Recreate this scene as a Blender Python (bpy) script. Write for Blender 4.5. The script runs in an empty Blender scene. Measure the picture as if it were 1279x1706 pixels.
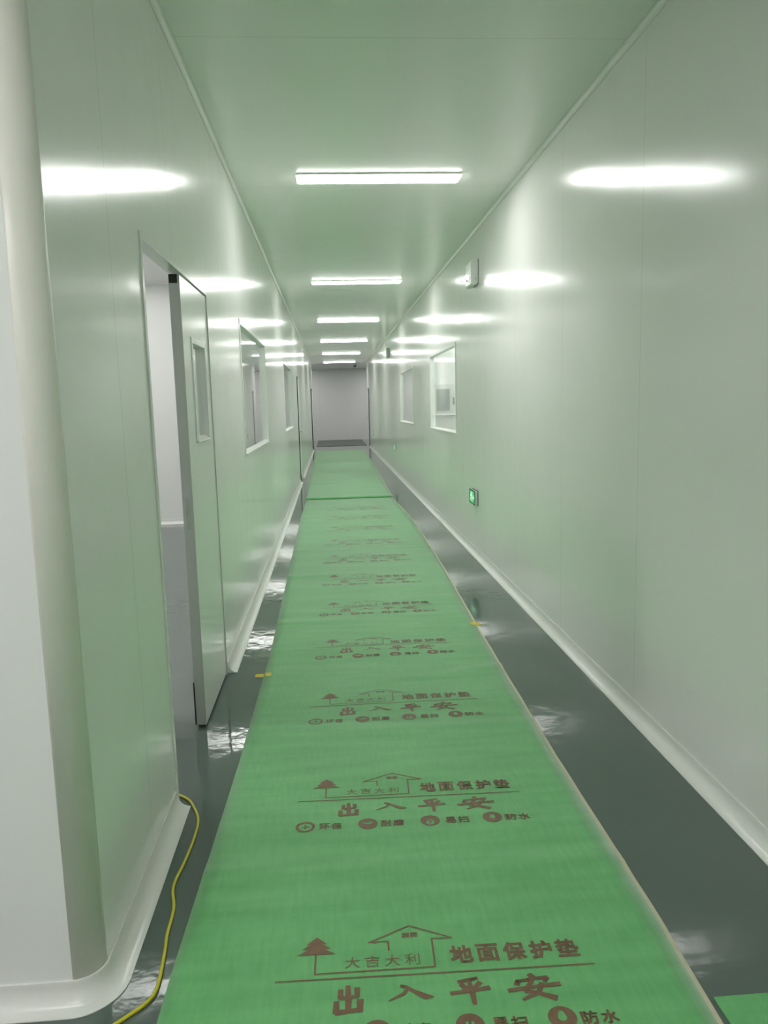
import bpy, bmesh, math, random
from mathutils import Matrix, Vector

random.seed(4)
scene = bpy.context.scene
COL = scene.collection

# ------------------------------------------------------------------ camera
EYE = 1.5376
FOCAL, YAW, PITCH, ROLL = 1271.0, 0.0662, 0.1397, 0.0265


def make_camera():
    cy, sy, cp, sp = math.cos(YAW), math.sin(YAW), math.cos(PITCH), math.sin(PITCH)
    fw = Vector((sy * cp, cy * cp, -sp))
    rt = Vector((cy, -sy, 0))
    up = rt.cross(fw)
    cr, sr = math.cos(ROLL), math.sin(ROLL)
    r = rt * cr - up * sr
    u = rt * sr + up * cr
    cam = bpy.data.cameras.new('camera')
    cam.sensor_fit = 'HORIZONTAL'
    cam.sensor_width = 36.0
    cam.lens = FOCAL / 1279.0 * 36.0
    cam.clip_start = 0.02
    cam.clip_end = 200
    o = bpy.data.objects.new('camera', cam)
    m = Matrix.Identity(4)
    for i in range(3):
        m[i][0], m[i][1], m[i][2] = r[i], u[i], -fw[i]
    m[0][3], m[1][3], m[2][3] = 0, 0, EYE
    o.matrix_world = m
    COL.objects.link(o)
    scene.camera = o


make_camera()

# ------------------------------------------------------------------ light and exposure
LAMP = 15.0                     # radiance of the ceiling panels
LAMP_COLOR = (1.0, 1.0, 0.97)
w = bpy.data.worlds.new('world')
w.use_nodes = True
w.node_tree.nodes['Background'].inputs[0].default_value = (0.8, 0.85, 0.82, 1)
w.node_tree.nodes['Background'].inputs[1].default_value = 0.0
scene.world = w
scene.view_settings.view_transform = 'Standard'
scene.view_settings.look = 'None'
scene.view_settings.gamma = 1.0
scene.view_settings.use_curve_mapping = False
scene.view_settings.exposure = 1.0
scene.cycles.max_bounces = 20
scene.cycles.diffuse_bounces = 11
scene.cycles.glossy_bounces = 6
scene.cycles.transparent_max_bounces = 16
scene.cycles.use_denoising = True
scene.cycles.sample_clamp_indirect = 8.0


# ------------------------------------------------------------------ materials
def new_mat(name):
    m = bpy.data.materials.new(name)
    m.use_nodes = True
    nt = m.node_tree
    return m, nt, nt.nodes['Principled BSDF']


def nd(nt, kind, **kw):
    n = nt.nodes.new(kind)
    for k, v in kw.items():
        setattr(n, k, v)
    return n


def math_node(nt, op, a, b=None, c=None):
    n = nd(nt, 'ShaderNodeMath', operation=op)
    for i, v in enumerate((a, b, c)):
        if v is None:
            continue
        if isinstance(v, (int, float)):
            n.inputs[i].default_value = v
        else:
            nt.links.new(v, n.inputs[i])
    return n.outputs[0]


def plain(name, col, rough=0.5, metal=0.0, emit=0.0, var=0.04, scale=9.0, bump=0.0, spec=0.5, ecol=None):
    """A plain coat of paint / plastic / metal with faint noise in colour."""
    m, nt, b = new_mat(name)
    tc = nd(nt, 'ShaderNodeTexCoord')
    nz = nd(nt, 'ShaderNodeTexNoise')
    nz.inputs['Scale'].default_value = scale
    nt.links.new(tc.outputs['Object'], nz.inputs['Vector'])
    mx = nd(nt, 'ShaderNodeMix', data_type='RGBA')
    mx.inputs[6].default_value = tuple(c * (1 - var) for c in col) + (1,)
    mx.inputs[7].default_value = tuple(min(1, c * (1 + var)) for c in col) + (1,)
    nt.links.new(nz.outputs[0], mx.inputs[0])
    nt.links.new(mx.outputs[2], b.inputs['Base Color'])
    b.inputs['Roughness'].default_value = rough
    b.inputs['Metallic'].default_value = metal
    b.inputs['Specular IOR Level'].default_value = spec
    if emit:
        b.inputs['Emission Color'].default_value = tuple(ecol or col) + (1,)
        b.inputs['Emission Strength'].default_value = emit
    if bump:
        bp = nd(nt, 'ShaderNodeBump')
        bp.inputs['Strength'].default_value = bump
        bp.inputs['Distance'].default_value = 0.01
        nt.links.new(nz.outputs[0], bp.inputs['Height'])
        nt.links.new(bp.outputs[0], b.inputs['Normal'])
    return m


def panel_mat(name, col, axis='Y', pitch=1.2, start=0.0, rough=0.165, seam=0.82, wave=0.003, aniso=None):
    """Lacquered sandwich panels: glossy paint, hairline joints at a fixed pitch, very slight waviness."""
    m, nt, b = new_mat(name)
    geo = nd(nt, 'ShaderNodeNewGeometry')
    sx = nd(nt, 'ShaderNodeSeparateXYZ')
    nt.links.new(geo.outputs['Position'], sx.inputs[0])
    t = math_node(nt, 'SUBTRACT', sx.outputs[axis], start)
    t = math_node(nt, 'DIVIDE', t, pitch)
    t = math_node(nt, 'FRACT', t)
    t = math_node(nt, 'SUBTRACT', t, 0.5)
    t = math_node(nt, 'ABSOLUTE', t)
    d = math_node(nt, 'SUBTRACT', 0.5, t)              # 0 at the joint
    d = math_node(nt, 'MULTIPLY', d, pitch)
    line = math_node(nt, 'LESS_THAN', d, 0.0025)
    mx = nd(nt, 'ShaderNodeMix', data_type='RGBA')
    mx.inputs[6].default_value = tuple(col) + (1,)
    mx.inputs[7].default_value = tuple(c * seam for c in col) + (1,)
    nt.links.new(line, mx.inputs[0])
    nt.links.new(mx.outputs[2], b.inputs['Base Color'])
    b.inputs['Roughness'].default_value = rough
    b.inputs['Specular IOR Level'].default_value = 0.5
    nz = nd(nt, 'ShaderNodeTexNoise')
    nz.inputs['Scale'].default_value = 2.3
    nz.inputs['Detail'].default_value = 2.0
    nt.links.new(geo.outputs['Position'], nz.inputs['Vector'])
    bp = nd(nt, 'ShaderNodeBump')
    bp.inputs['Strength'].default_value = 1.0
    bp.inputs['Distance'].default_value = wave
    nt.links.new(nz.outputs[0], bp.inputs['Height'])
    nt.links.new(bp.outputs[0], b.inputs['Normal'])
    return m


WALL_COL = (0.845, 0.845, 0.825)
M_WALL_L = panel_mat('wall_panel_left', WALL_COL, 'Y', 0.96, 2.48)
M_WALL_R = panel_mat('wall_panel_right', WALL_COL, 'Y', 1.203, 3.508)
M_CEIL = panel_mat('ceiling_panel', (0.88, 0.88, 0.86), 'Y', 2.36, 3.68, rough=0.22)
M_WALL_X = panel_mat('wall_panel_cross', (0.87, 0.87, 0.86), 'X', 1.2, -1.65, rough=0.3)
M_DOOR = plain('door_lacquer', (0.84, 0.84, 0.825), 0.2, var=0.01)
M_PVC = plain('white_profile', (0.80, 0.80, 0.78), 0.22, var=0.02)
M_CORNER = plain('corner_profile', (0.84, 0.82, 0.76), 0.3, var=0.02)
M_ALU = plain('anodised_aluminium', (0.50, 0.52, 0.50), 0.35, metal=0.4, var=0.03)
M_STEEL = plain('brushed_steel', (0.45, 0.46, 0.45), 0.3, metal=1.0)
M_RUBBER = plain('black_rubber', (0.02, 0.022, 0.02), 0.6)
M_DARK = plain('dark_base_board', (0.07, 0.08, 0.065), 0.4)
M_WHITE = plain('white_plastic', (0.78, 0.79, 0.77), 0.35, var=0.01)
M_GREY = plain('grey_plastic', (0.22, 0.24, 0.24), 0.4)
M_DIFF = plain('lit_diffuser', (1, 1, 1), 0.5, emit=LAMP, ecol=LAMP_COLOR, var=0.0)
M_HEAD = plain('emissive_lens', (1, 1, 1), 0.2, emit=1.6, var=0.0)  # lens brightness put in as mild emission
M_SIGN = plain('lit_sign_green', (0.02, 0.30, 0.10), 0.3, emit=0.22, ecol=(0.04, 0.62, 0.2), var=0.0)
M_SIGNW = plain('lit_sign_white', (0.8, 0.95, 0.85), 0.3, emit=0.35, var=0.0)
M_SIGND = plain('dark_green_frame', (0.015, 0.07, 0.04), 0.35)
M_CORD = plain('yellow_cable', (0.62, 0.56, 0.03), 0.4, var=0.08, scale=40)
M_TAPE = plain('yellow_tape', (0.75, 0.60, 0.05), 0.45)
M_PRINT = plain('brown_print_ink', (0.20, 0.115, 0.062), 0.6, var=0.25, scale=60)
M_EDGE = plain('cream_edge_binding', (0.60, 0.58, 0.42), 0.6, var=0.08, scale=30)


def floor_mat():
    m, nt, b = new_mat('epoxy_floor')
    geo = nd(nt, 'ShaderNodeNewGeometry')
    nz = nd(nt, 'ShaderNodeTexNoise')
    nz.inputs['Scale'].default_value = 1.3
    nz.inputs['Detail'].default_value = 4
    nt.links.new(geo.outputs['Position'], nz.inputs['Vector'])
    mx = nd(nt, 'ShaderNodeMix', data_type='RGBA')
    mx.inputs[6].default_value = (0.100, 0.134, 0.118, 1)
    mx.inputs[7].default_value = (0.116, 0.152, 0.136, 1)
    nt.links.new(nz.outputs[0], mx.inputs[0])
    nt.links.new(mx.outputs[2], b.inputs['Base Color'])
    b.inputs['Roughness'].default_value = 0.03
    b.inputs['Specular IOR Level'].default_value = 0.5
    n2 = nd(nt, 'ShaderNodeTexNoise')
    n2.inputs['Scale'].default_value = 11
    n2.inputs['Detail'].default_value = 3
    nt.links.new(geo.outputs['Position'], n2.inputs['Vector'])
    bp = nd(nt, 'ShaderNodeBump')
    bp.inputs['Strength'].default_value = 1.0
    bp.inputs['Distance'].default_value = 0.0009
    nt.links.new(n2.outputs[0], bp.inputs['Height'])
    nt.links.new(bp.outputs[0], b.inputs['Normal'])
    return m


def mat_mat():
    """Woven-faced green protective mat: fine weave, faint streaks across."""
    m, nt, b = new_mat('green_mat')
    geo = nd(nt, 'ShaderNodeNewGeometry')
    mp = nd(nt, 'ShaderNodeMapping')
    mp.inputs['Scale'].default_value = (1.2, 7.0, 1)
    nt.links.new(geo.outputs['Position'], mp.inputs['Vector'])
    nz = nd(nt, 'ShaderNodeTexNoise')
    nz.inputs['Scale'].default_value = 2.0
    nz.inputs['Detail'].default_value = 5
    nt.links.new(mp.outputs[0], nz.inputs['Vector'])
    mp2 = nd(nt, 'ShaderNodeMapping')
    mp2.inputs['Scale'].default_value = (70, 9, 1)
    nt.links.new(geo.outputs['Position'], mp2.inputs['Vector'])
    n3 = nd(nt, 'ShaderNodeTexNoise')
    n3.inputs['Scale'].default_value = 1.0
    n3.inputs['Detail'].default_value = 3
    nt.links.new(mp2.outputs[0], n3.inputs['Vector'])
    s = math_node(nt, 'MULTIPLY', nz.outputs[0], 0.65)
    s = math_node(nt, 'MULTIPLY_ADD', n3.outputs[0], 0.35, s)
    rp = nd(nt, 'ShaderNodeValToRGB')
    rp.color_ramp.elements[0].position = 0.3
    rp.color_ramp.elements[0].color = (0.115, 0.42, 0.140, 1)
    rp.color_ramp.elements[1].position = 0.72
    rp.color_ramp.elements[1].color = (0.20, 0.57, 0.22, 1)
    nt.links.new(s, rp.inputs[0])
    nt.links.new(rp.outputs[0], b.inputs['Base Color'])
    b.inputs['Roughness'].default_value = 0.5
    b.inputs['Specular IOR Level'].default_value = 0.5
    sx = nd(nt, 'ShaderNodeSeparateXYZ')
    nt.links.new(geo.outputs['Position'], sx.inputs[0])
    a = math_node(nt, 'SINE', math_node(nt, 'MULTIPLY', sx.outputs['X'], 900.0))
    c = math_node(nt, 'SINE', math_node(nt, 'MULTIPLY', sx.outputs['Y'], 900.0))
    wv = math_node(nt, 'MULTIPLY', a, c)
    bp = nd(nt, 'ShaderNodeBump')
    bp.inputs['Strength'].default_value = 0.25
    bp.inputs['Distance'].default_value = 0.002
    nt.links.new(wv, bp.inputs['Height'])
    nt.links.new(bp.outputs[0], b.inputs['Normal'])
    return m


def glass_mat():
    """Architectural pane: clear, with true Fresnel reflection."""
    m = bpy.data.materials.new('window_glass')
    m.use_nodes = True
    nt = m.node_tree
    nt.nodes.clear()
    out = nd(nt, 'ShaderNodeOutputMaterial')
    fr = nd(nt, 'ShaderNodeFresnel')
    # both faces of the slab reflect like air to glass: the ray is not bent inside this thin pane
    gg = nd(nt, 'ShaderNodeNewGeometry')
    ior = math_node(nt, 'MULTIPLY_ADD', gg.outputs['Backfacing'], 1 / 1.5 - 1.5, 1.5)
    nt.links.new(ior, fr.inputs['IOR'])
    tr = nd(nt, 'ShaderNodeBsdfTransparent')
    tr.inputs[0].default_value = (0.93, 0.965, 0.945, 1)
    gl = nd(nt, 'ShaderNodeBsdfGlossy')
    gl.inputs['Roughness'].default_value = 0.01
    gl.inputs['Color'].default_value = (1, 1, 1, 1)
    mx = nd(nt, 'ShaderNodeMixShader')
    nt.links.new(fr.outputs[0], mx.inputs[0])
    nt.links.new(tr.outputs[0], mx.inputs[1])
    nt.links.new(gl.outputs[0], mx.inputs[2])
    nt.links.new(mx.outputs[0], out.inputs[0])
    return m


M_FLOOR = floor_mat()
M_MAT = mat_mat()
M_GLASS = glass_mat()
for mm in (M_MAT, M_PRINT):                 # woven plastic: a faint fibre sheen at grazing angles
    bs = mm.node_tree.nodes['Principled BSDF']
    bs.inputs['Sheen Weight'].default_value = 1.0
    bs.inputs['Sheen Roughness'].default_value = 0.3
    bs.inputs['Sheen Tint'].default_value = (1.0, 1.0, 1.0, 1)


# ------------------------------------------------------------------ mesh helpers
class MB:
    def __init__(self):
        self.v, self.f = [], []

    def poly(self, pts):
        i = len(self.v)
        self.v += [tuple(p) for p in pts]
        self.f.append(tuple(range(i, i + len(pts))))
        return self

    def box(self, x0, x1, y0, y1, z0, z1):
        i = len(self.v)
        self.v += [(x0, y0, z0), (x1, y0, z0), (x1, y1, z0), (x0, y1, z0),
                   (x0, y0, z1), (x1, y0, z1), (x1, y1, z1), (x0, y1, z1)]
        for q in ((0, 3, 2, 1), (4, 5, 6, 7), (0, 1, 5, 4), (1, 2, 6, 5), (2, 3, 7, 6), (3, 0, 4, 7)):
            self.f.append(tuple(i + k for k in q))
        return self

    def prism(self, ring, off):
        """ring of 3-D points pushed along off (closed solid)."""
        n = len(ring)
        i = len(self.v)
        self.v += [tuple(p) for p in ring] + [tuple(Vector(p) + Vector(off)) for p in ring]
        self.f.append(tuple(i + k for k in range(n))[::-1])
        self.f.append(tuple(i + n + k for k in range(n)))
        for k in range(n):
            k2 = (k + 1) % n
            self.f.append((i + k, i + k2, i + n + k2, i + n + k))
        return self

    def loft(self, rings, closed=True, caps=True):
        n = len(rings[0])
        i = len(self.v)
        for r in rings:
            self.v += [tuple(p) for p in r]
        for a in range(len(rings) - 1):
            for k in range(n if closed else n - 1):
                k2 = (k + 1) % n
                self.f.append((i + a * n + k, i + a * n + k2, i + (a + 1) * n + k2, i + (a + 1) * n + k))
        if caps and closed:
            self.f.append(tuple(i + k for k in range(n))[::-1])
            self.f.append(tuple(i + (len(rings) - 1) * n + k for k in range(n)))
        return self

    def cyl(self, c, axis, r, h, n=20, r2=None):
        c = Vector(c)
        ax = Vector(axis).normalized()
        s = Vector((0, 0, 1)) if abs(ax.z) < 0.9 else Vector((1, 0, 0))
        a = ax.cross(s).normalized()
        b = ax.cross(a)
        r2 = r if r2 is None else r2
        ring = lambda cc, rr: [cc + (a * math.cos(2 * math.pi * k / n) + b * math.sin(2 * math.pi * k / n)) * rr for k in range(n)]
        return self.loft([ring(c, r), ring(c + ax * h, r2)])

    def tube(self, pts, r, n=10):
        rings = []
        P = [Vector(p) for p in pts]
        for i, p in enumerate(P):
            t = (P[min(i + 1, len(P) - 1)] - P[max(i - 1, 0)]).normalized()
            a = t.cross(Vector((0, 0, 1)))
            a = a.normalized() if a.length > 1e-4 else Vector((1, 0, 0))
            b = t.cross(a)
            rings.append([p + (a * math.cos(2 * math.pi * k / n) + b * math.sin(2 * math.pi * k / n)) * r for k in range(n)])
        return self.loft(rings)

    def build(self, name, mat, parent=None, bevel=0.0, smooth=False, loc=None, recalc=True):
        me = bpy.data.meshes.new(name)
        me.from_pydata(self.v, [], self.f)
        if recalc:
            bm = bmesh.new()
            bm.from_mesh(me)
            bmesh.ops.recalc_face_normals(bm, faces=bm.faces)
            bm.to_mesh(me)
            bm.free()
        me.materials.append(mat)
        if smooth:
            for p in me.polygons:
                p.use_smooth = True
        o = bpy.data.objects.new(name, me)
        COL.objects.link(o)
        if parent is not None:
            o.parent = parent
        if loc:
            o.location = loc
        if bevel:
            md = o.modifiers.new('edge', 'BEVEL')
            md.width = bevel
            md.segments = 2
            md.limit_method = 'ANGLE'
        return o


def structure(o):
    o['kind'] = 'structure'
    return o


def tag(o, label, cat, group=None):
    o['label'] = label
    o['category'] = cat
    if group:
        o['group'] = group
    return o


def thing(name, label, cat, loc=(0, 0, 0), group=None, rz=0.0):
    o = bpy.data.objects.new(name, None)
    o.empty_display_size = 0.1
    COL.objects.link(o)
    o.location = loc
    o.rotation_euler = (0, 0, rz)
    return tag(o, label, cat, group)


def children(o):
    return [c for c in bpy.data.objects if c.parent == o]


def copy_tree(o, parent=None):
    c = o.copy()
    COL.objects.link(c)
    if parent is not None:
        c.parent = parent
        c.matrix_parent_inverse = o.matrix_parent_inverse
    for ch in children(o):
        copy_tree(ch, c)
    return c


# ------------------------------------------------------------------ the room
XL, XR, HC = -0.656, 1.440, 3.170          # corridor wall faces and ceiling height
YF = 29.59                                 # where the corridor opens into the far hall
YH = 34.7                                  # end wall of that hall
YN = 1.865                                 # face of the return wall beside the camera
TH = 0.05

structure(MB().box(-5.0, 5.2, -4.2, 35.0, -0.1, 0.0).build('floor', M_FLOOR))
structure(MB().box(-5.0, 5.2, -4.2, 35.0, HC, HC + 0.1).build('ceiling', M_CEIL))


def wall_along(name, x_face, side, y0, y1, openings, mat):
    """Wall along Y whose corridor face is x_face; side -1 extends to smaller x."""
    xa, xb = (x_face - TH, x_face) if side < 0 else (x_face, x_face + TH)
    m = MB()
    y = y0
    for (a, b, z0, z1) in sorted(openings):
        if a > y:
            m.box(xa, xb, y, a, 0, HC)
        if z0 > 0:
            m.box(xa, xb, a, b, 0, z0)
        m.box(xa, xb, a, b, z1, HC)
        y = b
    m.box(xa, xb, y, y1, 0, HC)
    return structure(m.build(name, mat))


RC = 0.070                                  # radius of the rounded outer corner
D1 = (2.862, 4.345, 0.0, 2.172)             # double door beside the camera
D2 = (15.72, 16.66, 0.0, 2.15)
D3 = (27.1, 28.05, 0.0, 2.15)
D4 = (28.45, 29.4, 0.0, 2.15)               # right side
W1 = (5.88, 8.13, 1.18, 2.20)
W2 = (11.25, 13.55, 1.18, 2.20)
W3 = (8.72, 11.0, 1.18, 2.22)               # right side
W4 = (13.25, 15.75, 1.18, 2.18)
wall_along('wall_left', XL, -1, YN + RC, YF, [D1, D2, D3, W1, W2], M_WALL_L)
wall_along('wall_right', XR, 1, -4.0, YF, [D4, W3, W4], M_WALL_R)
structure(MB().box(-5.0, 5.2, YH, YH + 0.06, 0, HC).build('wall_end', M_WALL_X))
structure(MB().box(-5.0, 5.2, -4.1, -4.0, 0, HC).build('wall_behind', M_WALL_X))
structure(MB().box(-4.6, XL - RC, YN, YN + TH, 0, HC).build('wall_return', M_WALL_X))
structure(MB().box(-4.65, -4.6, -4.0, YH, 0, HC).build('wall_far_left', M_WALL_X))
structure(MB().box(4.9, 4.95, -4.0, YH, 0, HC).build('wall_far_right', M_WALL_X))
structure(MB().box(-4.6, XL - TH, 10.468, 10.518, 0, HC).build('wall_side_room_end', M_WALL_X))
structure(MB().box(-4.6, XL - TH, 20.5, 20.55, 0, HC).build('wall_second_room_end', M_WALL_X))
structure(MB().box(XR + TH, 4.9, 13.0, 13.05, 0, HC).build('wall_cabinet_room_end', M_WALL_X))
structure(MB().box(XR + TH, 4.9, 7.95, 8.0, 0, HC).build('wall_cabinet_room_start', M_WALL_X))
structure(MB().box(XR + TH, 4.9, 18.5, 18.55, 0, HC).build('wall_next_room_end', M_WALL_X))


def arc(cx, cy, r, a0, a1, n=14):
    return [(cx + r * math.cos(a0 + (a1 - a0) * k / n), cy + r * math.sin(a0 + (a1 - a0) * k / n)) for k in range(n + 1)]


# rounded aluminium corner post where the return wall meets the corridor wall
ccx, ccy = XL - RC, YN + RC
outer = arc(ccx, ccy, RC, -math.pi / 2, 0, 20)
inner = arc(ccx, ccy, RC - 0.012, -math.pi / 2, 0, 20)
ring = [(x, y, 0) for x, y in outer] + [(x, y, 0) for x, y in reversed(inner)]
post = MB().prism(ring, (0, 0, HC)).build('trim_3', M_CORNER)
for p in post.data.polygons:
    p.use_smooth = len(p.vertices) == 4
structure(post)


def cove(name, path, normals, lo=0.0, r=0.055, lip=0.012, flip=1, mat=None, ends=True):
    """Concave skirting swept along a floor (or, with flip -1, ceiling) path; normals point into the room."""
    prof = [(0.0005, r + lip), (0.006, r + lip), (0.0075, r + 0.004)]
    for k in range(0, 9):
        a = k / 8 * math.pi / 2
        prof.append((0.0075 + (r - 0.0075) * (1 - math.cos(a)), 0.003 + r - r * math.sin(a)))
    prof += [(r + 0.002, 0.003), (r + 0.002, 0.0005), (0.0005, 0.0005)]
    rings = []
    for (x, y), (nx, ny) in zip(path, normals):
        rings.append([(x + nx * d, y + ny * d, lo + flip * z) for d, z in prof])
    o = MB().loft(rings).build(name, mat or M_PVC)
    for p in o.data.polygons:
        p.use_smooth = len(p.vertices) == 4
    md = o.modifiers.new('split', 'EDGE_SPLIT')
    md.split_angle = math.radians(35)
    return structure(o)


cpath = [(-4.6, YN)] + outer + [(XL, D1[0] - 0.015)]
cnorm = [(0, -1)] + [((x - ccx) / RC, (y - ccy) / RC) for x, y in outer] + [(1, 0)]
cove('baseboard_return', cpath, cnorm)
cove('baseboard_left', [(XL, D1[1] + 0.02), (XL, D2[0] - 0.04)], [(1, 0)] * 2)
cove('baseboard_left_beyond', [(XL, D2[1] + 0.04), (XL, D3[0] - 0.04)], [(1, 0)] * 2)
cove('baseboard_right', [(XR, -4.0), (XR, D4[0] - 0.04)], [(-1, 0)] * 2)
cove('trim_1', [(XL, YN + RC), (XL, YF)], [(1, 0)] * 2, lo=HC, r=0.026, lip=0.006, flip=-1)
cove('trim_2', [(XR, -4.0), (XR, YF)], [(-1, 0)] * 2, lo=HC, r=0.026, lip=0.006, flip=-1)
cove('trim_4', [(-4.6, YN)] + outer, [(0, -1)] + cnorm[1:-1], lo=HC, r=0.026, lip=0.006, flip=-1)
cove('baseboard_side_room', [(-4.6, 10.468), (XL - TH, 10.468)], [(0, -1)] * 2)
structure(MB().box(XL - TH, XL, YF, YF + 0.012, 0, HC).box(XR, XR + TH, YF, YF + 0.012, 0, HC).build('trim_5', M_PVC))
dark = MB().box(XL + 0.08, XR - 0.07, YF + 0.02, YH - 0.01, 0.0004, 0.012).build('floor_mat', M_DARK)
tag(dark, 'dark rubber matting across the hall floor at the corridor end', 'floor mat')


# ------------------------------------------------------------------ windows and doors of the walls
def empty_struct(name):
    o = bpy.data.objects.new(name, None)
    COL.objects.link(o)
    return structure(o)


def make_window(name, spec, x_face, s):
    """s = +1 when the corridor lies on the +x side of the face (left wall)."""
    y0, y1, z0, z1 = spec
    root = empty_struct(name)
    fw, pr = 0.035, 0.006

    def bx(m, a, b, c, d, e, f):                 # depth a..b measured from the corridor face into the wall
        xs = sorted((x_face - s * a, x_face - s * b))
        return m.box(xs[0], xs[1], c, d, e, f)
    m = MB()
    bx(m, -pr, TH + 0.004, y0, y0 + fw, z0, z1)
    bx(m, -pr, TH + 0.004, y1 - fw, y1, z0, z1)
    bx(m, -pr, TH + 0.004, y0 + fw, y1 - fw, z1 - fw, z1)
    m.build('window_frame', M_PVC, root, bevel=0.003)
    m = MB()
    # sloping sill
    a = [(-0.012, z0), (-0.012, z0 + 0.012), (0.03, z0 + fw), (TH + 0.004, z0 + fw), (TH + 0.004, z0)]
    m.prism([(x_face - s * d, y0 + fw, z) for d, z in a], (0, y1 - y0 - 2 * fw, 0))
    m.build('window_sill', M_PVC, root)
    bx(MB(), 0.026, 0.032, y0 + fw, y1 - fw, z0 + fw, z1 - fw).build('pane', M_GLASS, root)
    return root


make_window('window_1', W1, XL, 1)
make_window('window_2', W2, XL, 1)
make_window('window_3', W3, XR, -1)
make_window('window_4', W4, XR, -1)


def leaf(root, y0, y1, z0, z1, x_face, s, window=None, near_trim=True):
    """Door leaf of lacquered panel, with aluminium edge on its near side and an optional vision window."""
    t = 0.048

    def bx(m, a, b, c, d, e, f):
        xs = sorted((x_face - s * a, x_face - s * b))
        return m.box(xs[0], xs[1], c, d, e, f)
    m = MB()
    e = 0.004 if near_trim else 0.0
    if window:
        a, b, c, d = window
        bx(m, 0, t, y0 + e, a, z0, z1)
        bx(m, 0, t, b, y1, z0, z1)
        bx(m, 0, t, a, b, z0, c)
        bx(m, 0, t, a, b, d, z1)
    else:
        bx(m, 0, t, y0 + e, y1, z0, z1)
    lf = m.build('door_leaf', M_DOOR, root)
    if near_trim:
        bx(MB(), -0.0005, t, y0, y0 + e, z0, z1).build('edge_trim', M_ALU, lf)
    if window:
        fw = 0.028
        m = MB()
        bx(m, -0.004, t + 0.004, a, a + fw, c, d)
        bx(m, -0.004, t + 0.004, b - fw, b, c, d)
        bx(m, -0.004, t + 0.004, a + fw, b - fw, d - fw, d)
        p = [(-0.01, c), (-0.01, c + 0.008), (0.022, c + fw), (t + 0.004, c + fw), (t + 0.004, c)]
        m.prism([(x_face - s * dd, a + fw, z) for dd, z in p], (0, b - a - 2 * fw, 0))
        wf = m.build('window_frame', M_PVC, lf, bevel=0.002)
        bx(MB(), 0.022, 0.028, a + fw, b - fw, c + fw, d - fw).build('pane', M_GLASS, lf)
    bx(MB(), 0.008, t - 0.008, y0 + 0.01, y1 - 0.01, z0 - 0.011, z0).build('bottom_seal', M_RUBBER, lf)
    return lf


# door_1: the double door beside the camera, one leaf shut, the other swung into the side room
d1 = empty_struct('door_1')
m = MB()
m.box(XL - TH - 0.004, XL + 0.006, D1[0], D1[0] + 0.028, 0, D1[3])
m.box(XL - TH - 0.004, XL + 0.006, D1[1] - 0.012, D1[1], 0, D1[3])
m.box(XL - TH - 0.004, XL + 0.006, D1[0] + 0.028, D1[1] - 0.012, D1[3] - 0.022, D1[3])
m.build('door_frame', M_PVC, d1, bevel=0.002)
lf = leaf(d1, 3.600, D1[1] - 0.016, 0.014, 2.142, XL - 0.001, 1, window=(3.80, 4.22, 1.375, 1.885))
MB().box(XL - 0.036, XL - 0.014, 3.5985, 3.6005, 0.98, 1.13).box(XL - 0.030, XL - 0.02, 3.597, 3.599, 1.03, 1.075).build('strike_plate', M_STEEL, lf)
MB().box(XL - 0.031, XL - 0.027, 3.5975, 3.599, 1.04, 1.07).build('strike_slot', M_RUBBER, lf)
MB().box(XL - 0.047, XL - 0.010, 3.597, 3.603, 2.105, 2.143).build('flush_bolt', M_RUBBER, lf)
MB().box(XL - 0.053, XL - 0.047, 3.597, 3.606, 0.016, 0.23).build('edge_seal', M_RUBBER, lf)
# the open leaf lies against the room side, at a right angle to the wall
m = MB().box(XL - TH - 0.76, XL - TH - 0.03, 2.895, 2.943, 0.014, 2.142)
ol = m.build('door_leaf', M_DOOR, d1)
MB().box(XL - TH - 0.60, XL - TH - 0.22, 2.89, 2.948, 1.375, 1.885).build('window_frame', M_PVC, ol, bevel=0.003)


def far_door(name, spec, x_face, s, proud=0.014):
    y0, y1, z0, z1 = spec
    root = empty_struct(name)

    def bx(m, a, b, c, d, e, f):
        xs = sorted((x_face - s * a, x_face - s * b))
        return m.box(xs[0], xs[1], c, d, e, f)
    m = MB()
    bx(m, -0.006, TH, y0, y0 + 0.03, 0, z1)
    bx(m, -0.006, TH, y1 - 0.03, y1, 0, z1)
    bx(m, -0.006, TH, y0 + 0.03, y1 - 0.03, z1 - 0.03, z1)
    m.build('door_frame', M_PVC, root)
    lf = leaf(root, y0 + 0.034, y1 - 0.034, 0.014, z1 - 0.034, x_face, s)
    bx(MB(), -proud, 0.004, y0 - 0.012, y0 + 0.002, 0.0, z1).build('edge_seal', M_RUBBER, root)
    for z in (0.12, z1 - 0.03):
        m = MB()
        bx(m, -proud - 0.012, -proud, y0 - 0.02, y0 + 0.012, z - 0.03, z + 0.03)
        m.build('hinge', M_GREY, root)
    m = MB()
    bx(m, -0.05, -0.035, y1 - 0.22, y1 - 0.1, 1.0, 1.02)
    bx(m, -0.05, 0.0, y1 - 0.115, y1 - 0.1, 1.0, 1.02)
    m.build('door_handle', M_STEEL, lf)
    return root


far_door('door_2', D2, XL, 1)
far_door('door_3', D3, XL, 1, 0.022)
far_door('door_4', D4, XR, -1, 0.022)

# ------------------------------------------------------------------ ceiling lights
LX, LY0, LP = 0.410, 5.79, 4.685
LW, LL = 0.205, 1.185


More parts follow.
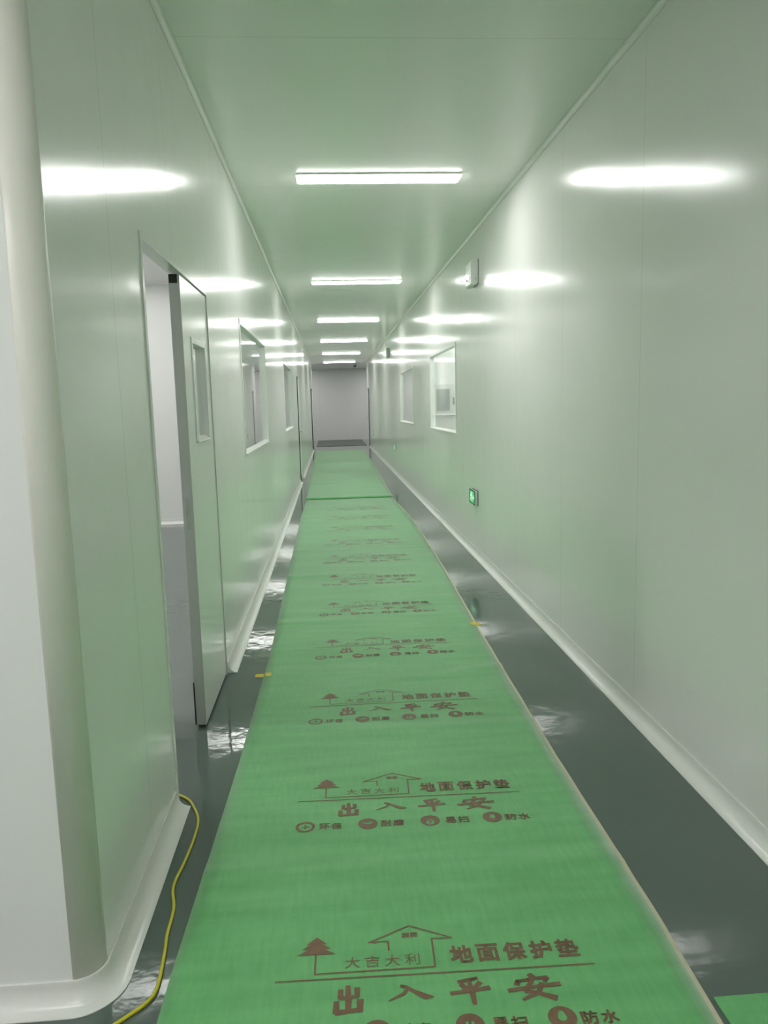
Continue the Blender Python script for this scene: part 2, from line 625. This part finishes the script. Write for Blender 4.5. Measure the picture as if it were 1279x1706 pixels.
def make_ceiling_light():
    t = thing('ceiling_light', '', 'ceiling light', (LX, LY0, HC), 'panel lights along the corridor ceiling')
    # housing: rounded box, hollow below
    def rr(hx, hy, r, z, n=5):
        pts = []
        for cx, cy, a in ((hx - r, hy - r, 0), (-hx + r, hy - r, 90), (-hx + r, -hy + r, 180), (hx - r, -hy + r, 270)):
            for k in range(n + 1):
                q = math.radians(a + 90 * k / n)
                pts.append((cx + r * math.cos(q), cy + r * math.sin(q), z))
        return pts
    hx, hy = LL / 2, LW / 2
    MB().loft([rr(hx, hy, 0.012, -0.0005), rr(hx, hy, 0.012, -0.012)]).build('housing', M_WHITE, t)
    MB().loft([rr(hx - 0.001, hy - 0.001, 0.012, -0.0125), rr(hx - 0.001, hy - 0.001, 0.012, -0.014),
               rr(hx - 0.012, hy - 0.012, 0.010, -0.020)]).build('diffuser', M_DIFF, t)
    return t


light0 = make_ceiling_light()
light_labels = [
    (0, 'large lit ceiling panel light, first of the row ahead, past the open door'),
    (1, 'lit ceiling panel light just beyond the emergency lamp, second of the row'),
    (2, 'lit ceiling panel light third along the corridor row'),
    (3, 'lit ceiling panel light fourth along the corridor row'),
    (4, 'lit ceiling panel light fifth along the corridor row, second from the end wall'),
    (5, 'smallest-looking lit ceiling panel light, last of the row, close to the end wall'),
    (-2, 'unseen lit ceiling panel light behind the camera'),  # unseen repeat of the row, kept for the light it gives
]
for k, lab in light_labels:
    o = light0 if k == 0 else copy_tree(light0)
    o.location = (LX, LY0 + LP * k, HC)
    o['label'] = lab
ADDED_LAMPS = (  # unseen lamps added to brighten the side rooms, hall and camera area
    ('added unseen ceiling panel light inside the side room behind the open door', 'added panel lights of the side room', ((-2.8, 3.8), (-2.8, 5.6), (-2.8, 7.4), (-2.8, 9.2))),
    ('added unseen ceiling panel light inside the room past the first glazed opening', 'added panel lights of the second room', ((-2.4, 11.8), (-2.4, 13.8), (-2.4, 15.8), (-2.4, 17.8), (-2.4, 19.6))),
    ('added unseen ceiling panel light inside the room with the wall cabinet', 'added panel lights of the cabinet room', ((2.6, 9.0), (2.6, 10.6), (2.6, 12.2), (4.1, 10.0), (4.1, 11.8))),
    ('added unseen ceiling panel light inside the room after the wall cabinet', 'added panel lights of the last room', ((2.6, 14.0), (2.6, 15.6), (2.6, 17.2))),
    ('added unseen ceiling panel light in the cross hall past the corridor end', 'added panel lights of the far hall', ((-1.5, 33.2), (2.5, 33.2), (-1.5, 30.9), (2.5, 30.9))),  # added out of view to light the hall and its end wall
    ('added unseen ceiling panel light over the open area beside the camera', 'added panel lights beside the camera', ((-1.25, 0.3), (-3.0, 0.3), (-1.25, -1.3))),  # added out of view to brighten the return wall and corner post
)
for lab, grp, spots in ADDED_LAMPS:
    for x, y in spots:
        o = copy_tree(light0)
        o.location = (x, y, HC)
        o['label'] = lab
        o['group'] = grp

# ------------------------------------------------------------------ emergency lamps on the wall
def make_emergency():
    t = thing('emergency_light', '', 'emergency light', (XR, 7.36, 2.64), 'emergency lamps high on the wall')
    # body: chamfered box, depth along -x, length along +y
    prof = [(-0.0005, 0.02), (-0.02, 0.0), (-0.066, 0.0), (-0.072, 0.008), (-0.072, 0.212), (-0.066, 0.22), (-0.0005, 0.22)]
    MB().prism([(x, 0, z) for x, z in prof], (0, 0.27, 0)).build('body', M_WHITE, t, bevel=0.004)
    MB().box(-0.0005, -0.0045, -0.012, 0.282, 0.008, 0.232).build('back_plate', M_GREY, t)
    MB().cyl((-0.03, -0.0002, 0.055), (0, -1, 0), 0.005, 0.003, 12).build('test_button', M_GREY, t)
    for y in (0.05, 0.22):
        h = MB().cyl((-0.0722, y, 0.07), (-1, 0, 0), 0.014, 0.012, 14).cyl((-0.105, y + 0.022, 0.07), (0, -1, 0), 0.021, 0.045, 22, 0.025).build('lamp_head', M_WHITE, t)
        MB().cyl((-0.105, y - 0.0232, 0.07), (0, -1, 0), 0.022, 0.008, 22, 0.018).build('lens', M_HEAD, h)
    return t


em = make_emergency()
em['label'] = 'white twin-head emergency lamp on the wall between the first two ceiling panel lights'
e2 = copy_tree(em)
e2.location = (XR, 18.3, 2.64)
e2['label'] = 'small distant white emergency lamp on the wall past both side windows'

# ------------------------------------------------------------------ exit signs
def make_exit():
    t = thing('exit_sign', '', 'exit sign', (XR, 7.47, 0.515), 'green exit signs low on the wall')
    MB().box(-0.032, -0.004, 0.004, 0.306, 0.004, 0.141).build('body', M_WHITE, t, bevel=0.003)
    MB().box(-0.004, -0.0005, -0.004, 0.314, -0.004, 0.149).build('back_plate', M_SIGND, t)
    fr = MB()
    x0, x1 = -0.036, -0.0322
    fr.box(x0, x1, 0.0, 0.31, 0.0, 0.012).box(x0, x1, 0.0, 0.31, 0.133, 0.145).box(x0, x1, 0.0, 0.012, 0.012, 0.133).box(x0, x1, 0.298, 0.31, 0.012, 0.133)
    fr.build('face_frame', M_SIGND, t)
    f = MB().box(-0.0345, -0.0322, 0.012, 0.298, 0.012, 0.133).build('sign_face', M_SIGN, t)
    # running figure, doorway and arrow, facing the corridor; u runs from far to near as one looks at the wall
    pic = MB()
    X = -0.0352

    def pt(u, v):
        return (X, 0.298 - u, 0.012 + v)

    def bar(u0, v0, u1, v1, wd):
        d = Vector((u1 - u0, v1 - v0))
        n = Vector((-d.y, d.x)).normalized() * wd / 2
        pic.prism([pt(u0 + n.x, v0 + n.y), pt(u0 - n.x, v0 - n.y), pt(u1 - n.x, v1 - n.y), pt(u1 + n.x, v1 + n.y)], (0.0006, 0, 0))
    pic.prism([pt(0.105 + 0.011 * math.cos(a * math.pi / 6), 0.099 + 0.011 * math.sin(a * math.pi / 6)) for a in range(12)], (0.0006, 0, 0))
    bar(0.098, 0.086, 0.082, 0.05, 0.02)
    bar(0.098, 0.082, 0.125, 0.066, 0.009)
    bar(0.094, 0.084, 0.066, 0.078, 0.009)
    bar(0.066, 0.078, 0.06, 0.062, 0.009)
    bar(0.084, 0.05, 0.108, 0.038, 0.011)
    bar(0.108, 0.038, 0.106, 0.014, 0.010)
    bar(0.081, 0.05, 0.068, 0.03, 0.011)
    bar(0.068, 0.03, 0.04, 0.028, 0.010)
    bar(0.135, 0.012, 0.135, 0.11, 0.006)
    bar(0.132, 0.109, 0.16, 0.109, 0.006)
    bar(0.157, 0.012, 0.157, 0.11, 0.006)
    bar(0.19, 0.06, 0.255, 0.06, 0.014)
    bar(0.19, 0.06, 0.215, 0.085, 0.012)
    bar(0.19, 0.06, 0.215, 0.035, 0.012)
    pic.build('pictogram', M_SIGNW, f)
    return t


ex = make_exit()
ex['label'] = 'green lit running-man exit sign low on the wall before the first side window'
for y, lab in ((17.0, 'small green exit sign low on the wall past the second side window'),
               (26.0, 'faint distant green exit sign low on the wall close to the corridor end')):
    o = copy_tree(ex)
    o.location = (XR, y, 0.515)
    o['label'] = lab

# ------------------------------------------------------------------ cabinet in the room behind the glass
cab = thing('wall_cabinet', 'white wall cabinet with grey ribbed door seen through the window beside the exit sign', 'cabinet', (1.76, 13.0, 1.33))
cb = MB().box(0, 0.40, -0.12, -0.001, 0, 0.52)
cb.build('body', M_WHITE, cab, bevel=0.006)
dr = MB().box(0.03, 0.25, -0.135, -0.1205, 0.08, 0.44)
for k in range(7):
    dr.box(0.042 + k * 0.0285, 0.056 + k * 0.0285, -0.141, -0.1345, 0.095, 0.425)
dr = dr.build('door', M_GREY, cab)
MB().box(0.305, 0.33, -0.135, -0.1205, 0.18, 0.30).build('handle', M_RUBBER, cab)

# sensor on the ceiling of the far hall
t = thing('ceiling_sensor', 'tiny dark sensor on the ceiling past the last panel light', 'sensor', (1.06, 31.6, HC))
MB().cyl((0, 0, -0.0005), (0, 0, -1), 0.085, 0.02, 24).build('base', M_WHITE, t)
MB().cyl((0, 0, -0.021), (0, 0, -1), 0.07, 0.07, 24, 0.045).build('dome', M_GREY, t, smooth=False)


# ------------------------------------------------------------------ floor mats
def lerp_table(tab, y):
    if y <= tab[0][0]:
        return tab[0][1]
    for (a, va), (b, vb) in zip(tab, tab[1:]):
        if y <= b:
            k = (y - a) / (b - a)
            return va + (vb - va) * k
    return tab[-1][1]


LEFT = [(0.2, -0.50), (1.77, -0.492), (2.0, -0.489), (2.5, -0.472), (3.2, -0.452), (4.2, -0.438), (4.7, -0.430), (6.8, -0.443), (10.5, -0.462), (12.62, -0.452),
        (12.8, -0.455), (18.0, -0.50), (25.5, -0.547), (27.0, -0.55)]
RIGHT = [(0.2, 0.885), (1.63, 0.912), (2.0, 0.926), (2.67, 0.929), (3.1, 0.931), (3.87, 0.944), (5.1, 0.967), (7.0, 1.02), (9.3, 1.055), (10.8, 1.04), (12.62, 0.985),
         (12.8, 1.00), (18.0, 1.06), (24.6, 1.13), (27.0, 1.14)]


def ridge(d, wd):
    return math.exp(-(d / wd) ** 2)


def mat_z(x, y):
    z = 0.0060
    z += 0.0016 * math.sin(y * 8.3 + 1.3 * math.sin(x * 2.1)) * (0.5 + 0.5 * math.sin(y * 1.7 + 0.4))
    z += 0.0010 * math.sin(y * 15.0 + x * 2.0)
    lft = 1 / (1 + math.exp((x - 0.05) * 9))
    z += 0.012 * ridge(y - 6.85 - 0.05 * x, 0.07) * lft
    z += 0.008 * ridge(y - 5.35, 0.06) * lft
    z += 0.006 * ridge(y - (4.12 + 0.25 * (x - 0.4)), 0.04) * (1 - lft)
    z += 0.006 * ridge(y - (2.36 - 0.05 * x), 0.05)
    z += 0.005 * ridge(y - 3.45, 0.05) * (1 - lft)
    z += 0.006 * ridge(y - 8.1, 0.06)
    z += 0.022 * ridge(y - 12.82, 0.09)
    z += 0.012 * ridge(y - 15.3, 0.1) + 0.010 * ridge(y - 17.8, 0.1) + 0.012 * ridge(y - 21, 0.12)
    return max(z, 0.004)


def make_mat(name, label, y0, y1, step, edge=True):
    rows = int((y1 - y0) / step)
    nx = 24
    V, Fc = [], []
    for j in range(rows + 1):
        y = y0 + (y1 - y0) * j / rows
        a, b = lerp_table(LEFT, y), lerp_table(RIGHT, y) - 0.014
        for i in range(nx + 1):
            x = a + (b - a) * i / nx
            V.append((x, y, mat_z(x, y)))
    n = nx + 1
    N = len(V)
    V += [(x, y, 0.0004) for x, y, z in V]
    for j in range(rows):
        for i in range(nx):
            q = j * n + i
            Fc.append((q, q + 1, q + n + 1, q + n))
            Fc.append((N + q, N + q + n, N + q + n + 1, N + q + 1))
    for j in range(rows):
        q = j * n
        Fc.append((q, q + n, N + q + n, N + q))
        q = j * n + nx
        Fc.append((q + n, q, N + q, N + q + n))
    for i in range(nx):
        Fc.append((i + 1, i, N + i, N + i + 1))
        q = rows * n + i
        Fc.append((q, q + 1, N + q + 1, N + q))
    mb = MB()
    mb.v, mb.f = V, Fc
    o = mb.build(name, M_MAT, smooth=False)
    for p in o.data.polygons:
        p.use_smooth = p.normal.z > 0.8
    tag(o, label, 'floor mat')
    if edge:
        rings = []
        for j in range(rows + 1):
            y = y0 + (y1 - y0) * j / rows
            b = lerp_table(RIGHT, y) - 0.0138
            z = mat_z(b, y)
            rings.append([(b, y, 0.0004), (b, y, z), (b + 0.014, y, max(z - 0.0015, 0.002)), (b + 0.0145, y, 0.0004)])
        MB().loft(rings).build('edge_strip', M_EDGE, o)['label'] = 'cream edge strip'
    return o


mat1 = make_mat('floor_mat', 'long green printed protection mat running up the corridor from the camera, cream edge strip', 0.3, 12.60, 0.04)
mat2 = make_mat('floor_mat', 'plain far green mat continuing the printed one to the corridor end', 12.70, 26.8, 0.08)
p3 = MB().box(0.0, 0.40, -1.2, 0.0, 0.0004, 0.005).build('floor_mat', M_MAT, loc=(0.9305, 1.712, 0), bevel=0.001)
p3.rotation_euler = (0, 0, -0.0)
tag(p3, 'small corner of another green mat lying flat beside the cream edge strip', 'floor mat')

# ------------------------------------------------------------------ the print on the mat
def text_polys(body, u0, v0, u1, v1, bold=0.0):
    """Glyph faces of one character fitted to a rectangle, in print coordinates."""
    cu = bpy.data.curves.new('glyph', 'FONT')
    cu.body = body
    cu.size = 1.0
    cu.offset = bold
    cu.resolution_u = 3
    o = bpy.data.objects.new('glyph', cu)
    COL.objects.link(o)
    me = bpy.data.meshes.new_from_object(o.evaluated_get(bpy.context.evaluated_depsgraph_get()))
    bpy.data.objects.remove(o)
    bpy.data.curves.remove(cu)
    xs = [v.co.x for v in me.vertices]
    ys = [v.co.y for v in me.vertices]
    ax, bx_, ay, by = min(xs), max(xs), min(ys), max(ys)
    P = [(u0 + (v.co.x - ax) / (bx_ - ax) * (u1 - u0), v0 + (v.co.y - ay) / (by - ay) * (v1 - v0)) for v in me.vertices]
    out = [[P[i] for i in p.vertices] for p in me.polygons]
    bpy.data.meshes.remove(me)
    return out


POLYS = []


def word(body, u0, v0, u1, v1, gap=0.2, bold=0.05):
    n = len(body)
    wch = (u1 - u0) / (n + gap * (n - 1))
    for k, ch in enumerate(body):
        a = u0 + k * wch * (1 + gap)
        for du, dv in ((0, 0), (bold, 0), (0, bold), (bold, bold)) if bold else ((0, 0),):
            POLYS.extend(text_polys(ch, a + du * wch, v0 + dv * wch, a + wch - (bold - du) * wch, v1 - (bold - dv) * wch))


def seg(u0, v0, u1, v1, wd, wd2=None):
    """A drawn line, cut into short pieces so that it follows the mat."""
    wd2 = wd if wd2 is None else wd2
    d = Vector((u1 - u0, v1 - v0))
    L = max(d.length, 1e-6)
    n = Vector((-d.y, d.x)) / L
    k = max(1, int(L / 0.05))
    for i in range(k):
        a, b = i / k, (i + 1) / k
        wa, wb = wd + (wd2 - wd) * a, wd + (wd2 - wd) * b
        pa, pb = Vector((u0, v0)) + d * a, Vector((u0, v0)) + d * b
        POLYS.append([tuple(pa + n * wa / 2), tuple(pa - n * wa / 2), tuple(pb - n * wb / 2), tuple(pb + n * wb / 2)])


def line(pts, wd):
    for (a, b), (c, d) in zip(pts, pts[1:]):
        seg(a, b, c, d, wd)
        POLYS.append([(c + wd / 2 * math.cos(q * math.pi / 4), d + wd / 2 * math.sin(q * math.pi / 4)) for q in range(8)])


def brush(strokes, u0, v0, u1, v1):
    """Brush characters: every stroke is a list of (x, y, width) in a unit box."""
    su, sv = u1 - u0, v1 - v0
    for st in strokes:
        pts = []
        for (a, b) in zip(st, st[1:]):
            for k in range(4):
                t = k / 4
                pts.append(tuple(a[i] + (b[i] - a[i]) * t for i in range(3)))
        pts.append(st[-1])
        for a, b in zip(pts, pts[1:]):
            A = Vector((u0 + a[0] * su, v0 + a[1] * sv))
            B = Vector((u0 + b[0] * su, v0 + b[1] * sv))
            d = (B - A)
            if d.length < 1e-6:
                continue
            n = Vector((-d.y, d.x)).normalized()
            wa, wb = a[2] * sv * 0.72, b[2] * sv * 0.72
            e = d.normalized() * min(wa, wb) * 0.4
            POLYS.append([tuple(A - e + n * wa), tuple(A - e - n * wa), tuple(B + e - n * wb), tuple(B + e + n * wb)])


# tree
for a, b, h0, h1 in ((0.030, 0.0, 0.168, 0.138), (0.042, 0.012, 0.148, 0.118), (0.056, 0.016, 0.126, 0.096)):
    POLYS.append([(0.107 - a, h1), (0.107 + a, h1), (0.107 + b * 0.6, h0), (0.107 - b * 0.6, h0)])
# ground line, house
line([(0.106, 0.097), (0.106, 0.021), (0.436, 0.024), (0.438, 0.136), (0.495, 0.135), (0.377, 0.195), (0.256, 0.134), (0.312, 0.135), (0.312, 0.098)], 0.0052)
for a in range(2):
    for b in range(2):
        u, v = 0.353 + a * 0.024, 0.147 + b * 0.0105
        POLYS.append([(u, v), (u + 0.021, v), (u + 0.021, v + 0.0085), (u, v + 0.0085)])
word('大吉大利', 0.188, 0.036, 0.396, 0.080, 0.35, 0.0)
word('地面保护垫', 0.482, 0.032, 0.846, 0.102, 0.18, 0.07)
seg(0.0, 0.0, 0.872, 0.0, 0.0055)
# brush calligraphy, second row
CHU = [[(0.50, 1.0, 0.10), (0.52, 0.5, 0.13), (0.50, 0.08, 0.12)], [(0.24, 0.86, 0.10), (0.22, 0.56, 0.12), (0.50, 0.54, 0.09), (0.84, 0.60, 0.10)],
       [(0.84, 0.90, 0.12), (0.83, 0.58, 0.10)], [(0.08, 0.42, 0.11), (0.08, 0.04, 0.14), (0.5, 0.06, 0.10), (0.92, 0.10, 0.12)], [(0.94, 0.44, 0.14), (0.92, 0.04, 0.12)]]
RU = [[(0.30, 0.98, 0.16), (0.42, 0.90, 0.14), (0.62, 0.50, 0.18), (0.82, 0.16, 0.26), (1.0, 0.10, 0.08)], [(0.46, 0.82, 0.12), (0.34, 0.42, 0.15), (0.0, 0.0, 0.06)]]
PING = [[(0.24, 0.86, 0.10), (0.5, 0.92, 0.10), (0.74, 0.98, 0.08)], [(0.30, 0.76, 0.10), (0.40, 0.60, 0.13)], [(0.80, 0.80, 0.12), (0.62, 0.60, 0.08)],
        [(0.0, 0.44, 0.10), (0.5, 0.50, 0.10), (1.0, 0.58, 0.11)], [(0.52, 0.90, 0.09), (0.54, 0.4, 0.12), (0.55, 0.0, 0.09)]]
AN = [[(0.48, 1.02, 0.13), (0.54, 0.88, 0.12)], [(0.22, 0.80, 0.09), (0.18, 0.62, 0.13)], [(0.20, 0.76, 0.09), (0.5, 0.82, 0.09), (0.80, 0.86, 0.12), (0.72, 0.68, 0.08)],
      [(0.48, 0.74, 0.11), (0.32, 0.34, 0.12), (0.56, 0.22, 0.11), (0.84, 0.0, 0.16)], [(0.66, 0.62, 0.11), (0.56, 0.28, 0.12), (0.22, 0.0, 0.07)],
      [(0.0, 0.40, 0.12), (0.5, 0.50, 0.10), (1.0, 0.56, 0.13)]]
brush(CHU, 0.160, -0.122, 0.232, -0.030)
brush(RU, 0.302, -0.090, 0.418, -0.040)
brush(PING, 0.466, -0.118, 0.568, -0.026)
brush(AN, 0.618, -0.114, 0.756, -0.028)


def disc_ring(cu, cv, r, r_in):
    n = 24
    for k in range(n):
        a, b = 2 * math.pi * k / n, 2 * math.pi * (k + 1) / n
        POLYS.append([(cu + r * math.cos(a), cv + r * math.sin(a)), (cu + r * math.cos(b), cv + r * math.sin(b)),
                      (cu + r_in * math.cos(b), cv + r_in * math.sin(b)), (cu + r_in * math.cos(a), cv + r_in * math.sin(a))])


# third row: four round emblems and their words
r = 0.036


def disc_hole(cu, cv, fn, n=48):
    """Printed disc of radius r with a light emblem left open: fn(angle) is the emblem's outline."""
    for k in range(n):
        a, b = 2 * math.pi * k / n, 2 * math.pi * (k + 1) / n
        ra, rb = fn(a), fn(b)
        POLYS.append([(cu + r * math.cos(a), cv + r * math.sin(a)), (cu + r * math.cos(b), cv + r * math.sin(b)),
                      (cu + rb * math.cos(b), cv + rb * math.sin(b)), (cu + ra * math.cos(a), cv + ra * math.sin(a))])


disc_ring(0.038, -0.188, r, 0.025)
seg(0.022, -0.188, 0.054, -0.188, 0.006)
seg(0.038, -0.204, 0.038, -0.172, 0.006)
disc_hole(0.268, -0.185, lambda a: 0.005 + 0.017 * max(0, math.cos(a - 0.7)) ** 3 + 0.016 * max(0, math.cos(a - 2.7)) ** 6)
disc_hole(0.499, -0.183, lambda a: 0.008 + 0.018 * max(0, math.cos(a + math.pi / 2)) ** 2 + 0.006 * abs(math.sin(2 * a)))
seg(0.499, -0.200, 0.499, -0.160, 0.009, 0.005)
disc_hole(0.732, -0.178, lambda a: 0.011 + 0.011 * max(0, math.sin(a)) ** 5)
word('环保', 0.088, -0.212, 0.172, -0.170, 0.15, 0.06)
word('耐磨', 0.315, -0.209, 0.402, -0.166, 0.15, 0.06)
word('易扫', 0.553, -0.208, 0.643, -0.164, 0.15, 0.06)
word('防水', 0.778, -0.205, 0.872, -0.162, 0.15, 0.06)


def stamp(u0x, y_left, rot, parent):
    mb = MB()
    c, s = math.cos(rot), math.sin(rot)
    for poly in POLYS:
        pts = []
        for u, v in poly:
            x, y = u0x + u * c - v * s, y_left + u * s + v * c
            pts.append((x, y, mat_z(x, y) + 0.0012))
        mb.poly(pts)
    return mb.build('print', M_PRINT, parent, recalc=False)


# left end of the printed rule, row after row (measured off the mat)
ROWS = [(0.93, -0.225, -0.020)] + [(1.874, -0.203, -0.0195), (2.822, -0.179, -0.026), (3.772, -0.162, -0.010), (4.735, -0.148, -0.012)]
for k in range(8):
    ROWS.append((5.70 + 0.955 * k, -0.135 + 0.008 * k, -0.012))
for y, x, rot in ROWS:
    if y < 12.2:
        stamp(x, y, rot, mat1)

# ------------------------------------------------------------------ tape patches and the cable
def tape(x0, x1, y, wd, label, rot):
    n = 6
    mb = MB()
    top, bot = [], []
    rings = []
    c, s = math.cos(rot), math.sin(rot)
    for k in range(n + 1):
        u = (x0 + (x1 - x0) * k / n)
        wob = 0.004 * math.sin(k * 2.1)
        ring = []
        for dv in (-wd / 2 + wob, wd / 2 + wob * 0.6):
            xx, yy = u, y + dv + (u - x0) * s
            on = lerp_table(LEFT, yy) - 0.002 <= xx <= lerp_table(RIGHT, yy) + 0.002
            z = (mat_z(xx, yy) if on else 0.0008)
            ring.append((xx, yy, z + 0.0022))
        ring = [ring[0], ring[1], (ring[1][0], ring[1][1], ring[1][2] - 0.001), (ring[0][0], ring[0][1], ring[0][2] - 0.001)]
        rings.append(ring)
    o = mb.loft(rings).build('tape_strip', M_TAPE)
    return tag(o, label, 'tape', 'yellow tape pieces on the mat edges')


tape(-0.487, -0.395, 4.285, 0.055, 'torn yellow tape piece on the mat edge beside the closed door leaf', 0.05)
tape(0.925, 0.995, 5.12, 0.06, 'short yellow tape piece on the cream edge strip of the green mat', 0.05)


def smooth_path(pts, n=9):
    P = [Vector(p) for p in pts]
    out = []
    for i in range(len(P) - 1):
        p0, p1, p2, p3 = P[max(i - 1, 0)], P[i], P[i + 1], P[min(i + 2, len(P) - 1)]
        for k in range(n):
            t = k / n
            out.append(0.5 * ((2 * p1) + (p2 - p0) * t + (2 * p0 - 5 * p1 + 4 * p2 - p3) * t * t + (3 * p1 - p0 - 3 * p2 + p3) * t ** 3))
    out.append(P[-1])
    return out


zr = 0.0056
cord = MB().tube(smooth_path([(-1.25, 3.25, zr), (-0.86, 2.98, zr), (-0.70, 2.95, zr), (-0.625, 2.90, zr), (-0.585, 2.83, zr), (-0.552, 2.735, zr), (-0.545, 2.62, zr), (-0.552, 2.47, zr),
                              (-0.563, 2.33, zr), (-0.540, 2.22, zr), (-0.535, 2.10, zr), (-0.527, 2.03, zr), (-0.518, 1.90, zr), (-0.530, 1.845, zr), (-0.57, 1.80, zr),
                              (-0.66, 1.72, zr), (-0.82, 1.60, zr), (-1.2, 1.4, zr)]), 0.005).build('extension_cord', M_CORD, smooth=True)
tag(cord, 'thin yellow cable winding over the grey floor around the skirting corner', 'cable')
